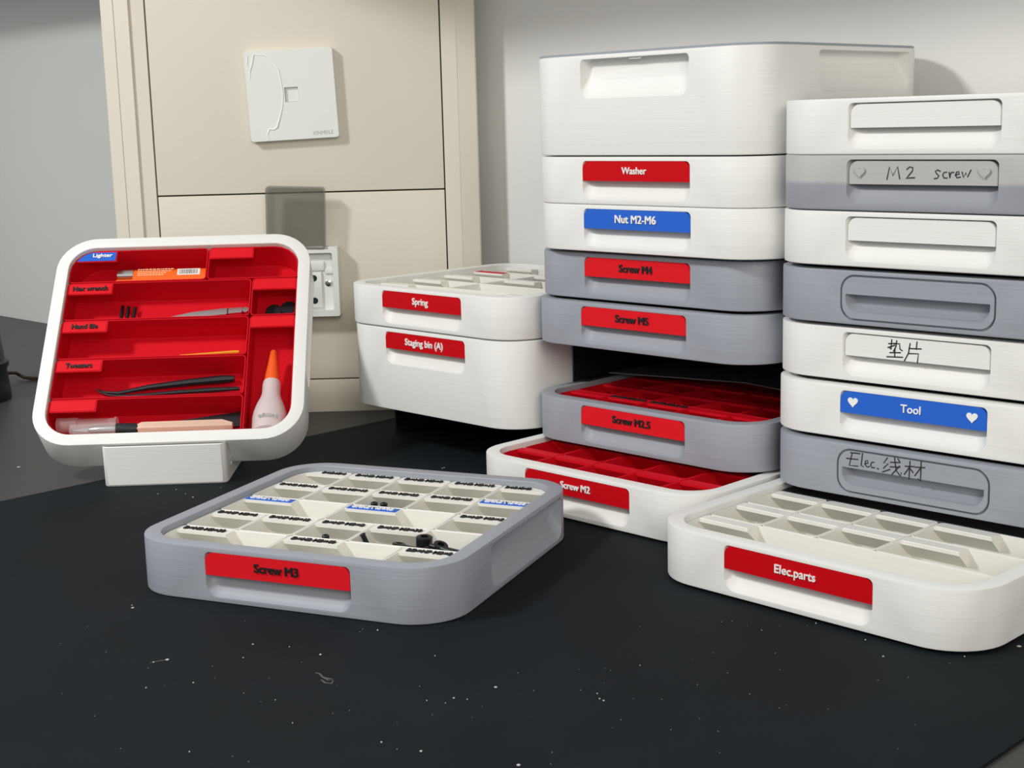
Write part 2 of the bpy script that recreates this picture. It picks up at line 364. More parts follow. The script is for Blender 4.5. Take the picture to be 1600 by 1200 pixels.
# ------------------------------------------------------------------ bins that sit in the trays
def bin_mesh(wd, dp, h, radii, t=1.0):
    bm = bmesh.new()
    def ring(ins, z): return [(x, y, z) for x, y in rrect(-wd / 2 + ins, wd / 2 - ins, -dp / 2 + ins, dp / 2 - ins, [max(q - ins, .6) if q > 1 else .6 for q in radii], 5)]
    # same number of points in each ring
    loft(bm, [ring(.5, 0), ring(0, .6), ring(0, h - .2), ring(.2, h), ring(t - .2, h), ring(t, h - .2), ring(t, 1.8), ring(t + .6, 1.2)])
    return finish(bm, 40)
def tab_mesh(wd, dp, h, radii, x0, x1, depth=9.5, t=.9):
    """label ledge along the back wall, sloping underneath; x0..x1 measured in the bin"""
    out = rrect(-wd / 2 + t, wd / 2 - t, -dp / 2 + t, dp / 2 - t, [max(q - t, .3) for q in radii], 8)
    yb = dp / 2 - t; yf = yb - depth
    ys = []
    N = 16
    def xr(y):                                 # clear span of the bin at this depth
        lo, hi = -wd / 2 + t, wd / 2 - t
        for side, rr in ((0, radii[2] - t), (1, radii[1] - t)):
            if rr > 0 and y > yb - rr:
                e = rr - math.sqrt(max(rr * rr - (y - (yb - rr)) ** 2, 0))
                if side == 0: lo += e
                else: hi -= e
        return max(lo, x0), min(hi, x1)
    L = [(xr(yf + depth * i / N)[0], yf + depth * i / N) for i in range(N + 1)]
    Rr = [(xr(yf + depth * i / N)[1], yf + depth * i / N) for i in range(N + 1)]
    poly = L[::-1] + Rr
    bm = bmesh.new()
    top = [bm.verts.new((x, y, h - .05)) for x, y in poly]
    bot = [bm.verts.new((x, y, h - 2.0 - (y - yf) / depth * 9.5)) for x, y in poly]
    n = len(poly)
    bm.faces.new(top); bm.faces.new(bot[::-1])
    for i in range(n):
        j = (i + 1) % n
        bm.faces.new((top[i], bot[i], bot[j], top[j]))
    bmesh.ops.remove_doubles(bm, verts=bm.verts, dist=.02)
    return finish(bm, 25), xr, (max(xr(yf)[0], xr(yb - 1.5)[0]), min(xr(yf)[1], xr(yb - 1.5)[1]), yf, yb)
ORD = ['first', 'second', 'third', 'fourth', 'fifth']
X0, Y0 = -TW / 2 + RIM, RIM
CW, CD = (TW - 2 * RIM) / 5, (TD - 2 * RIM) / 5
BH = TH - 4 - 2.3
def add_bin(tray, row, c0, c1, m, label, group, tab='full', text=None, tcol='black_text', insert=None, rows=None, tabw=None, name='compartment_bin', tdepth=9.5, tlen=None):
    """row 0 = front row; columns c0..c1-1 from the left"""
    ys = rows or [Y0 + CD * i for i in range(6)]
    r1 = row + 1 if isinstance(row, int) else row[1]
    r0 = row if isinstance(row, int) else row[0]
    g = .35
    xa, xb, ya, yb = X0 + CW * c0 + g, X0 + CW * c1 - g, ys[r0] + g, ys[r1] - g
    R = RC - RIM - .5
    rad = [R if (r0 == 0 and c1 == 5) else 3.5, R if (r1 == 5 and c1 == 5) else 3.5, R if (r1 == 5 and c0 == 0) else 3.5, R if (r0 == 0 and c0 == 0) else 3.5]
    wd, dp = xb - xa, yb - ya
    o = new_obj(name, bin_mesh(wd, dp, BH, rad), m)
    o.matrix_world = ROOT[tray].matrix_world @ Matrix.Translation(Vector(((xa + xb) / 2, (ya + yb) / 2, 2.3)) * S)
    tag(o, label, 'bin', group)
    if tab:
        x1 = -wd / 2 + (tabw or CW - .7)
        me, xr, (fx0, fx1, yf, yt) = tab_mesh(wd, dp, BH, rad, -wd / 2, min(x1, wd / 2), tdepth)
        t = new_obj('label_tab', me, m, o)
        mid = (fx0 + fx1) / 2; ln = fx1 - fx0
        if insert:
            bm = bmesh.new(); yy = [yf + .9 + (yt - 1.2 - yf - .9) * i / 8 for i in range(9)]
            po = [(xr(q)[0] + 1, q) for q in yy][::-1] + [(xr(q)[1] - 1, q) for q in yy]
            prism(bm, po, BH - .2, BH + .35)
            p = new_obj('label_insert', finish(bm, 30), insert, t)
            if insert in ('blue', 'deep_red'): p['label'] = ('blue' if insert == 'blue' else 'red') + ' label insert'
        if text:
            me = text_mesh(text, width=min(tlen or ln * .80, ln - 3), height=4.6 if tdepth < 11 else 5.0, depth=1.0, bold=.022)
            new_obj('lettering', me, tcol, t, (mid, (yf + yt) / 2 + .2, BH + (.3 if insert else -.1)))
    return o
# the loose grey tray: printed bins of screws, five columns and five rows
G = 'white bins in the loose grey tray'
m3 = {4: [(0, 1, 'D×HB M3×6'), (1, 2, 'D×HB M3×8'), (2, 3, 'D×HB M3×9'), (3, 4, 'D×HB M3×10'), (4, 5, 'D×HB M3×20')],
      3: [(0, 1, 'D×HB M3×16'), (1, 2, 'D×HB M3×18'), (2, 3, 'D×HB M3×22'), (3, 4, 'D×HB M3×25'), (4, 5, '*SHKS M3×35')],
      2: [(0, 2, '*SHKS M3×50'), (2, 4, '*SHKS M3×45'), (4, 5, 'D×HP M3×5')],
      1: [(0, 1, 'D×HP M3×6'), (1, 2, 'D×HP M3×12'), (2, 3, 'D×HP M3×8'), (3, 5, 'D×HP M3×30')],
      0: [(0, 2, 'D×HB M3×30'), (2, 4, 'D×HB M3×40'), (4, 5, 'BD×HP M3×8')]}
RN = ['front', 'second', 'middle', 'fourth', 'back']
for r, cells in m3.items():
    for i, (a, b, t) in enumerate(cells):
        blue = t[0] == '*'
        ex = {(1, 2): ', one black screw in it', (1, 3): ' holding loose black screws', (3, 2): ' with three screw heads'}.get((r, i), '')
        add_bin('m3', r, a, b, 'bin_white', f"{'wide ' if b - a > 1 else ''}white bin, {'blue' if blue else 'black-lettered'} tab, {RN[r]} row, {ORD[i]} from left, grey Screw M3 tray", G,
                text=t.lstrip('*'), tcol='white_text' if blue else 'black_text', insert='blue' if blue else None)
# Screw M2.5: 25 red bins; two carry writing
for r in range(5):
    for c in range(5):
        add_bin('m25', r, c, c + 1, 'red', f"red bin{' with black lettering' if r == 0 and c in (1, 2) else ''}, {RN[r]} row, {ORD[c]} from left, in the Screw M2.5 drawer", 'red bins in the Screw M2.5 drawer', tdepth=7.5,
                text={1: 'D×HB M2.5×6', 2: 'D×HB M2.5×10'}.get(c) if r == 0 else None, tlen=34)
for r in range(2):
    for c in range(5):
        add_bin('m2', r, c, c + 1, 'red', f"red bin, {RN[r]} row, {ORD[c]} from left, in the lowest pulled-out red drawer", 'red bins in the lowest drawer of the middle stack', tdepth=7)
# Elec.parts
GP = 'white bins in the Elec.parts drawer'
for r, cells in {2: [(0, 1), (1, 2), (2, 3), (3, 5)], 1: [(0, 1), (1, 2), (2, 3), (3, 5)], 0: [(0, 5)]}.items():
    for i, (a, b) in enumerate(cells):
        add_bin('parts', r, a, b, 'bin_white', 'white bin across the whole front of the Elec.parts drawer' if r == 0 else f"{'wide ' if b - a > 1 else ''}white bin, {RN[r]} row, {ORD[i]} from left, in the Elec.parts drawer", GP, insert='gloss_white', tdepth=10.5)
add_bin('parts', 3, 0, 5, 'dark_bin', 'dark bin behind the white ones in the Elec.parts drawer', None, tab=None)
# Spring
GS = 'white bins in the Spring tray'
for r, cells in {4: [(0, 2, 1), (2, 4, 1), (4, 5, 1)], 3: [(0, 2, 1), (2, 5, 1)], 2: [(0, 2, 1), (2, 5, 1)], 1: [(0, 2, 1), (2, 5, 0)], 0: [(0, 4, 1), (4, 5, 1)]}.items():
    for i, (a, b, tb) in enumerate(cells):
        red = (r == 3 and i == 0)
        add_bin('spring', r, a, b, 'bin_white', f"white bin{' with a red tab' if red else ''}, {RN[r]} row, {ORD[i]} from left, in the Spring tray", GS, tab='full' if tb else None, insert='deep_red' if red else 'gloss_white')

# ------------------------------------------------------------------ tilted tool tray on its stand
PX, PY, PZ, PYAW, TILT, _, _ = (-283.47, 1200.5, 111.75, .03357, .77119, .0046, 10.4)
cy_, sy_, ct, st = math.cos(PYAW), math.sin(PYAW), math.cos(TILT), math.sin(TILT)
def rotz(v): return Vector((cy_ * v[0] - sy_ * v[1], sy_ * v[0] + cy_ * v[1], v[2]))
ux, vx, wx = rotz((1, 0, 0)), rotz((0, st, ct)), rotz((0, -ct, st))
org = Vector((PX, PY, PZ)) - vx * (TD / 2) - wx * TH
TM = Matrix(((ux.x, vx.x, wx.x, org.x * S), (ux.y, vx.y, wx.y, org.y * S), (ux.z, vx.z, wx.z, org.z * S), (0, 0, 0, 1)))
ROOT['toolbox'] = empty('tool_tray', TM, 'white tray of red tool bins tilted upright on a white stand', 'tray')
new_obj('body', TRAY.copy(), 'white', ROOT['toolbox'])
TR = [10.5, 47.2, 87.2, 127.8, 168.5, 204.4]
GT = 'red bins in the tilted tool tray'
for row, a, b, t, ins, lab in (
    (4, 0, 3, 'Lighter', 'blue', 'long red bin with a blue Lighter tab in the tilted tool tray'),
    (4, 3, 5, None, 'red_plate', 'empty red bin in the top right corner of the tilted tool tray'),
    (3, 0, 4, 'Hex wrench', 'red_plate', 'long red bin labelled Hex wrench in the tilted tool tray'),
    (3, 4, 5, None, 'red_plate', 'small red bin holding two black discs in the tilted tool tray'),
    (2, 0, 4, 'Hand file', 'red_plate', 'long red bin labelled Hand file in the tilted tool tray'),
    ((0, 3), 4, 5, None, 'red_plate', 'tall red bin holding the glue bottle in the tilted tool tray'),
    (1, 0, 4, 'Tweezers', 'red_plate', 'long red bin labelled Tweezers in the tilted tool tray'),
    (0, 0, 4, None, 'red_plate', 'long red bottom bin holding the craft knife in the tilted tool tray')):
    add_bin('toolbox', row, a, b, 'red', lab, GT, text=t, tcol='white_text' if ins == 'blue' else 'black_text', insert=ins, rows=TR, tdepth=11.5, tlen={'Lighter': 17, 'Hex wrench': 30, 'Hand file': 22, 'Tweezers': 22}.get(t))
def in_tray(o): o.matrix_world = TM; return o
def tw_(u, y, wv): return (u, y, TH + wv)      # tray coordinates: along, up the slope, height above the rim plane
def tool(name, label, cat, group=None): return empty(name, TM, label, cat, group)
# lighter
t = tool('lighter', 'orange lighter with metal hood and barcode sticker in the top red bin', 'lighter')
bm = bmesh.new(); z0, z1 = TH - 30, TH - 16.5
o = rrect(169.6, 194, z0 + .5, z1, 5.5, 5); loft(bm, [[(-48, y, z) for y, z in o], [(17.5, y, z) for y, z in o]]); new_obj('body', finish(bm, 30), 'orange', t)
bm = bmesh.new(); o = rrect(170, 184, z0 + 1, z1 - .3, 5, 5); loft(bm, [[(-62.5, y, z) for y, z in o], [(-48, y, z) for y, z in o]]); new_obj('trigger', finish(bm, 30), 'orange', t)
bm = bmesh.new(); o = rrect(184.2, 194, z0 + 1, z1 + .2, 3, 5); loft(bm, [[(-62, y, z) for y, z in o], [(-48.2, y, z) for y, z in o]]); p = new_obj('hood', finish(bm, 30), 'metal', t); p['label'] = 'metal lighter hood'
bm = bmesh.new(); box(bm, -9, 11, 184.5, 191.3, z1, z1 + .12); p = new_obj('barcode_sticker', finish(bm, 0), 'sticker', t)
bm = bmesh.new(); random.seed(4); x = -7.6
while x < 9.4:
    wd = random.choice((.25, .4, .6)); box(bm, x, x + wd, 185.6, 190.6, z1 + .12, z1 + .2); x += wd + random.choice((.3, .45, .7))
new_obj('bars', finish(bm, 0), 'ink', p)
bm = bmesh.new()
for i in range(4):
    x = -44
    while x < -14 - 2.5 * i:
        wd = random.uniform(1, 3); box(bm, x, x + wd, 191.2 - 2.1 * i, 192.2 - 2.1 * i, z1, z1 + .1); x += wd + .6
new_obj('printed_text', finish(bm, 0), 'print', t)
# hex keys
for i, u in enumerate((-56.5, -51.3, -45.6)):
    bm = bmesh.new(); y = 133 + 1.5 * i
    tube(bm, [tw_(u + 24 + 3 * i, y - 2, -26), tw_(u + 4, y - 1, -26), tw_(u + 1, y, -26), tw_(u, y + 3, -26), tw_(u + .6, 158.5 - i, -25.5)], 1.5, 6)
    tag(in_tray(new_obj('hex_key', finish(bm, 20), 'screw')), f"dark hex key, {['left', 'middle', 'right'][i]} one of three in the Hex wrench bin", 'hex key', 'hex keys in the Hex wrench bin')
# steel scalpel
t = tool('scalpel_handle', 'slim steel tool with a notched end in the Hex wrench bin', 'tool')
bm = bmesh.new(); loft(bm, [[tw_(-17, 144.6, -28), tw_(-17, 145.6, -28), tw_(-17, 145.6, -27.4), tw_(-17, 144.6, -27.4)], [tw_(5, 143.6, -28.6), tw_(5, 149.6, -28.6), tw_(5, 149.6, -25.6), tw_(5, 143.6, -25.6)],
    [tw_(36, 146, -28.6), tw_(36, 152.8, -28.6), tw_(36, 152.8, -25), tw_(36, 146, -25)]])
new_obj('blade', finish(bm, 20), 'metal', t)
bm = bmesh.new(); o = [(146.8, -28.6), (152.4, -28.6), (152.4, -25.2), (146.8, -25.2)]
loft(bm, [[tw_(37.2, a, b) for a, b in o], [tw_(49, a + .8, b) for a, b in o]]); lathe(bm, [(2.8, -1.8), (2.8, 1.8)], 'z', 14, tw_(52, 150.6, -27)); new_obj('handle', finish(bm, 30), 'metal', t)
bm = bmesh.new(); o = [(146.8, -28.4), (152.6, -28.4), (152.6, -25.6), (146.8, -25.6)]; loft(bm, [[tw_(36, a, b) for a, b in o], [tw_(37.2, a, b) for a, b in o]]); new_obj('joint', finish(bm, 20), 'cable', t)
# discs
for i, (u, y) in enumerate(((77, 148.5), (90, 151.5))):
    bm = bmesh.new(); lathe(bm, [(6.6, 0), (7.2, .5), (7.2, 3), (6.7, 3.5)], 'z', 28, tw_(u, y, -29.2)); tag(in_tray(new_obj('rubber_disc', finish(bm, 30), 'black')), f"black round disc on the {['left', 'right'][i]} in the small red bin", 'disc', 'black discs in the small red bin')
# yellow file
bm = bmesh.new(); tube(bm, [tw_(-2, 105.6, -28.4), tw_(20, 105.8, -27.8), tw_(46, 106.2, -27), tw_(49, 106.3, -27)], [.4, 1, 1.6, 1.2], 8)
tag(in_tray(new_obj('hand_file', finish(bm, 40), 'yellow')), 'thin yellow needle file in the Hand file bin', 'file')
# tweezers
t = tool('tweezers', 'black curved tweezers lying in the Tweezers bin', 'tweezers')
for pts, ra in (([tw_(-68, 71.5, -27), tw_(-62, 68.6, -27), tw_(-50, 67.2, -27), tw_(-25, 71.5, -26), tw_(10, 75, -25.5), tw_(38, 77, -25.5), tw_(47, 77.4, -25.5)], [.5, .9, 1.6, 2.4, 3.1, 3.6, 2.6]),
                ([tw_(-67, 69.4, -27.4), tw_(-58, 65.6, -27.4), tw_(-40, 64, -27.4), tw_(0, 65.5, -26), tw_(30, 66.4, -25.5), tw_(52, 67, -25.5)], [.5, .9, 1.3, 1.8, 2.2, 1.6])):
    bm = bmesh.new(); tube(bm, pts, ra, 8); new_obj('arm', finish(bm, 40), 'black', t)
bm = bmesh.new(); tube(bm, [tw_(-72, 72.6, -27.2), tw_(-66, 69.4, -27.2)], [.3, .6], 6); p = new_obj('tip', finish(bm, 40), 'metal', t); p['label'] = 'steel tip'
# craft knife
t = tool('craft_knife', 'craft knife with pale wooden handle and clear tip cap in the bottom red bin', 'knife')
AX = (18.2, TH - 6.8)
def along(bm, prof, n=8, ax=AX): lathe(bm, prof, 'x', n, (0, ax[0], ax[1]))
bm = bmesh.new(); along(bm, [(2.8, -27.5), (5.9, -21), (6.1, 44), (3.2, 52)], 6); new_obj('handle', finish(bm, 20), 'wood', t)
bm = bmesh.new(); along(bm, [(4.9, -42), (4.9, -28), (3.4, -23)], 18); new_obj('collar', finish(bm, 30), 'black', t)
bm = bmesh.new(); along(bm, [(1.2, -66), (2.6, -63), (3.4, -56), (3.4, -42)], 14); new_obj('chuck', finish(bm, 30), 'metal', t)
bm = bmesh.new(); loft(bm, [[(-78, AX[0] - .2, AX[1] - .3), (-78, AX[0] + .2, AX[1] - .3), (-78, AX[0] + .2, AX[1] + .3), (-78, AX[0] - .2, AX[1] + .3)], [(-65, AX[0] - 2.2, AX[1] - .3), (-65, AX[0] + 2.2, AX[1] - .3), (-65, AX[0] + 2.2, AX[1] + .3), (-65, AX[0] - 2.2, AX[1] + .3)]])
new_obj('blade', finish(bm, 0), 'metal', t)
bm = bmesh.new(); along(bm, [(3.6, -80), (5.2, -79), (5.9, -42.2)], 20); new_obj('cap', finish(bm, 40), 'clear', t)
# clear tube and dark spatula
bm = bmesh.new(); lathe(bm, [(6.3, -95), (6.3, -78), (5.2, -77.5), (5.0, -48), (6.0, -47.6), (6.0, -46)], 'x', 20, tw_(0, 32, -20))
tag(in_tray(new_obj('clear_tube', finish(bm, 40), 'clear')), 'clear plastic tube above the knife cap in the bottom red bin', 'tube')
bm = bmesh.new(); o = [tw_(-38, 31.6, -28.6), tw_(56, 30, -28.6), tw_(56, 44, -28.6), tw_(52, 44.2, -28.6)]; loft(bm, [o, [(a, b, c + 2) for a, b, c in o]])
tag(in_tray(new_obj('dark_wedge', finish(bm, 0), 'black')), 'black tapered blade behind the wooden knife handle', 'blade')
# glue bottle
t = tool('glue_bottle', 'frosted squeeze bottle with an orange nozzle in the tall red bin', 'bottle')
GA = (80.8, 0, TH - 14.6)
bm = bmesh.new(); lathe(bm, [(12, 12), (14.2, 13.5), (14.4, 28), (13.6, 34), (11.6, 41), (9, 47.5), (7.8, 52), (7.6, 62), (7.0, 65)], 'y', 28, GA); new_obj('bottle', finish(bm, 40), 'frost', t)
bm = bmesh.new(); lathe(bm, [(6.4, 64), (6.3, 69), (4.2, 84), (2.7, 96), (1.8, 97.2)], 'y', 20, GA); new_obj('nozzle', finish(bm, 40), 'orange_nozzle', t)
me = text_mesh('efilling', width=17, height=5.2, depth=.3, bold=0); new_obj('lettering', me, 'logo', t, (GA[0] + 1, 22.5, TH - .25))
bm = bmesh.new(); loft(bm, [[(GA[0] - 1.4 * .9, 46.5, TH - 6.4), (GA[0] + 1.2, 46.5, TH - 6.4), (GA[0], 49.4, TH - 6.4)], [(GA[0] - 1.2, 46.5, TH - 6.1), (GA[0] + 1.2, 46.5, TH - 6.1), (GA[0], 49.4, TH - 6.1)]]); new_obj('mark', finish(bm, 0), 'ink', t)
# stand: grips the low front edge of the tray and rises behind its floor
bm = bmesh.new()
prof = [(-10.4, 0), (-11.2, 1.2), (-13.4, 32.6), (-12.8, 33.4), (13.2, 8.3), (66, 62.5), (72, 62.5), (76, 0)]
loops = []
for u, ins in ((-49.5, 6.5), (-49.1, 4), (-48, 2), (-46, .5), (-43.5, 0), (43.5, 0), (46, .5), (48, 2), (49.1, 4), (49.5, 6.5)):
    cx = sum(p[0] for p in prof) / len(prof); cz = sum(p[1] for p in prof) / len(prof)
    loops.append([(u, p[0] + (ins if p[0] < 0 else 0), p[1]) for p in prof])
loft(bm, loops)
sm = new_obj('tray_stand', finish(bm, 25), 'white'); sm.matrix_world = place(-282.3, 1134, 0, PYAW)
tag(sm, 'white wedge stand holding up the tilted tool tray', 'stand')

# ------------------------------------------------------------------ loose screws
def m3_at(x, y, z): return ROOT['m3'].matrix_world @ Matrix.Translation(Vector((x, y, z)) * S)
def screw(mw, length, head, shaft, hh, label):
    t = empty('black_screw', mw, label, 'screw', 'black screws in the loose grey tray')
    bm = bmesh.new(); lathe(bm, [(head * .9, length), (head, length + .3), (head, length + hh - .4), (head * .85, length + hh), (head * .5, length + hh), (head * .5, length + hh * .45)], 'z', 18); new_obj('head', finish(bm, 30), 'screw', t)
    bm = bmesh.new(); lathe(bm, [(shaft * .8, 0), (shaft, .6), (shaft, length)], 'z', 12); new_obj('shaft', finish(bm, 30), 'screw', t)
    return t
def rot(ax, ay): return Matrix.Rotation(ay, 4, 'Y') @ Matrix.Rotation(ax, 4, 'X')
zf = 3.6
screw(m3_at(36, 64, zf + 1) @ rot(.1, -.38), 29, 1.9, 1.6, 1.0, 'black rod screw leaning at the left of the wide white bin')
screw(m3_at(45, 64, zf + 1) @ rot(-.15, .1), 20, 4.2, 1.6, 2.2, 'black round-headed screw standing beside the leaning rod screw')
screw(m3_at(62, 70, zf) @ rot(.05, .08), 22, 5.2, 2, 6.5, 'large black socket screw standing highest in the wide white bin')
screw(m3_at(68, 68, zf + 3) @ rot(.15, .4), 20, 4.6, 2, 5, 'black socket screw tilted to the right against the largest one')
screw(m3_at(71, 62, zf + 25) @ rot(0, 1.74), 24, 3.2, 1.7, 3, 'long black screw lying on top towards the right rim')
screw(m3_at(52, 59, zf + 23.5) @ rot(0, 1.64), 17, 2.9, 1.6, 3, 'long black screw lying in front of the upright ones')
screw(m3_at(76, 68, zf + 22) @ rot(0, 1.7), 15, 2.8, 1.6, 3, 'short black screw lying behind the long one')
screw(m3_at(-6, 68, zf) @ rot(.05, .05), 20.5, 2.4, 1.5, 3, 'single black screw in the third bin of the second row')
for i, (x, h) in enumerate(((-14, 20.5), (-6, 21), (8, 18.5))):
    screw(m3_at(x, 148 - i, zf) @ rot(.05, .05), h, 2.5, 1.5, 3, f"black screw head, {['left', 'middle', 'right'][i]} of three in the fourth-row bin")
bm = bmesh.new(); box(bm, -5, 5, -3, 3, 0, 5, .5)
ch = new_obj('black_connector', finish(bm, 30), 'black'); ch.matrix_world = ROOT['parts'].matrix_world @ Matrix.Translation(Vector((64, 104, 16)) * S) @ Matrix.Rotation(.1, 4, 'Z'); tag(ch, 'small black part in the wide middle-row bin of Elec.parts', 'electronic part')

# ------------------------------------------------------------------ racks: black frames the drawers slide in
YR = -.793
cR, sR = math.cos(YR), math.sin(YR)
def rk(xp, yp): return (cR * xp - sR * yp, sR * xp + cR * yp)
def rack(xl, xr, tl, tr, y0, depth, levels, pitch, label):
    """xl, xr: inner faces of the two sides; tl, tr: their thickness"""
    x, y = rk((xl + xr) / 2, y0)
    t = empty('drawer_rack', place(x, y, 0, YR), label, 'rack', 'black drawer racks')
    W2 = (xr - xl) / 2; top = levels * pitch + 1.2
    for sx, th in ((-1, tl), (1, tr)):
        bm = bmesh.new(); box(bm, *sorted((sx * W2, sx * (W2 + th))), 0, depth, 0, top); new_obj('side_panel', finish(bm, 0), 'black', t)
        for k in range(1, levels):
            bm = bmesh.new(); z = k * pitch; box(bm, *sorted((sx * W2, sx * (W2 - 9))), 4, depth - 2, z - 1.1, z - .3); new_obj('runner', finish(bm, 0), 'black', t)
    bm = bmesh.new(); box(bm, -W2, W2, depth - 3, depth, 0, top); new_obj('back_panel', finish(bm, 0), 'black', t)
    bm = bmesh.new(); box(bm, -W2 - tl, W2 + tr, 0, depth, top, top + .9); new_obj('top_panel', finish(bm, 0), 'black', t)
    return t
rack(-782.5, -556.4, .9, .9, 842, 169, 5, 36.8, 'black five-slot rack inside the middle stack, one slot empty')
rack(-554.4, -328.8, .9, 2, 808, 201, 5, 36.8, 'black five-slot rack inside the right-hand stack')
rack(-1006, -785, 2, 1.2, 838, 160, 1, 36.4, 'low black rack holding up the Staging bin')
# dark flexible sheet lying over the back of the Screw M2.5 drawer
bm = bmesh.new()
P = [(-771, 872), (-655, 902), (-606, 888), (-570, 893), (-570, 985), (-771, 985)]
P = [rk(a, b) for a, b in P]; Z = [75.4, 75.4, 76.5, 76, 72.6, 72.6]
loft(bm, [[(p[0], p[1], z) for p, z in zip(P, Z)], [(p[0], p[1], z + .9) for p, z in zip(P, Z)]])
tag(new_obj('plastic_sheet', finish(bm, 0), mat('dark_sheet', (.15, .15, .16, 1), .35)), 'dark grey plastic sheet in the empty slot over the Screw M2.5 drawer', 'sheet')

# ------------------------------------------------------------------ desk, mat, wall
ZD = -2.0; WY = 1012
bm = bmesh.new(); box(bm, -2600, 500, -300, WY - .3, ZD - 30, ZD, 1.5)
for v in bm.verts: v.co.x, v.co.y = rk(v.co.x, v.co.y)
tag(new_obj('desk', finish(bm, 30), 'desk'), 'dark grey desk top running to the white wall', 'desk')
bm = bmesh.new(); o = rrect(-1055, -274, 180, 1000, 12, 6); o = [rk(a, b) for a, b in o]
loft(bm, [[(x, y, ZD) for x, y in o], [(x, y, -.35) for x, y in o], [(x, y, -.05) for x, y in o]])
tag(new_obj('desk_mat', finish(bm, 30), 'mat'), 'large black desk mat under the trays and stacks', 'mat')
def wall_box(name, x0, x1, y0, y1, z0, z1, m):
    bm = bmesh.new(); box(bm, x0, x1, y0, y1, z0, z1)
    for v in bm.verts: v.co.x, v.co.y = rk(v.co.x, v.co.y)
    o = new_obj(name, finish(bm, 0), m); return o
wall_box('wall_back', -3800, 1500, WY, WY + 60, -800, 1900, 'wall')['kind'] = 'structure'
# unseen blocks added above the frame to shade the top of the wall
wall_box('shade_block_left', -3600, -1262, WY - 165, WY, 501, 526, 'wall')['kind'] = 'structure'
wall_box('shade_block_right', -1260, 900, WY - 335, WY, 518, 1090, 'wall')['kind'] = 'structure'
# dust: specks, crumbs and a smear on the mat
bm = bmesh.new(); random.seed(11)
def pix(u, v, z=0):
    """point of the mat seen at this pixel of the photograph, used only to set down dust"""
    a, b = u - 800, v - 600; a, b = a * _cr + b * _sr, -a * _sr + b * _cr
    r = _x * a + _d * b + _f * FOC; k = (z - CAMH) / r.z
    return r.x * k, r.y * k
specks = [(29, 730, 2.2), (247, 772, .7), (275, 765, .8), (302, 777, 1.1), (290, 772, .6), (345, 762, .5), (691, 732, .9), (694, 731, .7), (672, 744, .9), (709, 745, .7), (208, 950, 1.4), (206, 946, .7), (240, 1035, 1), (262, 1031, 1.6),
          (380, 1028, .6), (395, 1007, .7), (452, 1011, .5), (501, 1023, 1.1), (302, 1067, .7), (228, 1075, .6), (774, 1074, 1.3), (709, 1091, .8), (667, 1095, .6), (730, 1093, .5), (696, 1099, .5), (596, 1160, .8), (658, 1174, 1.1), (457, 1130, .5),
          (296, 1175, .7), (1592, 1010, 1.8), (1352, 1000, .7), (1380, 1026, .8), (1275, 974, .6), (1507, 1026, .6), (1190, 985, .5), (933, 1084, .7), (937, 1092, .7), (943, 1095, .7), (590, 985, 1.0), (680, 1025, .5), (1000, 1040, .5), (810, 1196, 1.5), (430, 1094, .5)]
for u, v, s in specks:
    x, y = pix(u, v); a = random.random() * 3; s *= .62
    pts = [(x + s * math.cos(a + q) * random.uniform(.6, 1.4), y + s * math.sin(a + q) * random.uniform(.6, 1.3)) for q in (0, 1.2, 2.5, 3.8, 5)]
    prism(bm, pts, 0, .35)
for _ in range(70):
    x, y = pix(random.uniform(20, 1500), random.uniform(960, 1195)); s = random.uniform(.12, .25); prism(bm, [(x - s, y), (x, y - s), (x + s, y), (x, y + s)], 0, .15)
tag(new_obj('dust', finish(bm, 0), 'dust'), 'white dust specks and crumbs scattered on the black mat', 'dust', kind='stuff')
bm = bmesh.new()
for st_, wd in (([(493, 1051), (500, 1053), (504, 1058), (512, 1060), (520, 1061)], 1.1), ([(502, 1062), (508, 1067), (518, 1068), (521, 1063)], 1.2), ([(505, 1059), (513, 1063), (520, 1062)], 1.0), ([(234, 1036), (242, 1034), (252, 1032), (262, 1031)], .9)):
    pts = [Vector((*pix(*p), .02)) for p in st_]
    tube(bm, pts, [wd * .4] + [wd * .6] * (len(pts) - 2) + [wd * .3], 6)
for v in bm.verts: v.co.z = max(0, v.co.z * .3)
tag(new_obj('scuff_mark', finish(bm, 0), 'smear'), 'pale scuff marks on the mat near the front edge', 'scuff', kind='stuff')
# black device at the left edge and its cable
DX, DY = -608, 1530
bm = bmesh.new(); lathe(bm, [(59, 0), (60, 2), (59, 14), (57, 32), (59.5, 36), (60, 41), (56, 43), (51, 96), (46, 140), (40, 146), (0.5, 146)], 'z', 48, (DX, DY, ZD))
tag(new_obj('black_canister', finish(bm, 40), 'black'), 'black tapered object cut off by the left edge of the photo', 'canister')
bm = bmesh.new(); pp = [(2, 586), (9, 584), (16, 582.5), (24, 582.5), (31, 586), (38, 590), (48, 591), (60, 591.5), (80, 588)]
pts = []
for i, (u, v) in enumerate(pp):
    h = [6, 8, 9, 7, 3, 1.2, 0, 0, 0][i]; x, y = pix(u, v, ZD + 2.2 + h); pts.append((x, y, ZD + 2.2 + h))
tube(bm, pts, 2.1, 8)
tag(new_obj('cable', finish(bm, 50), 'cable'), 'thin brown cable on the desk beside the black object', 'cable')

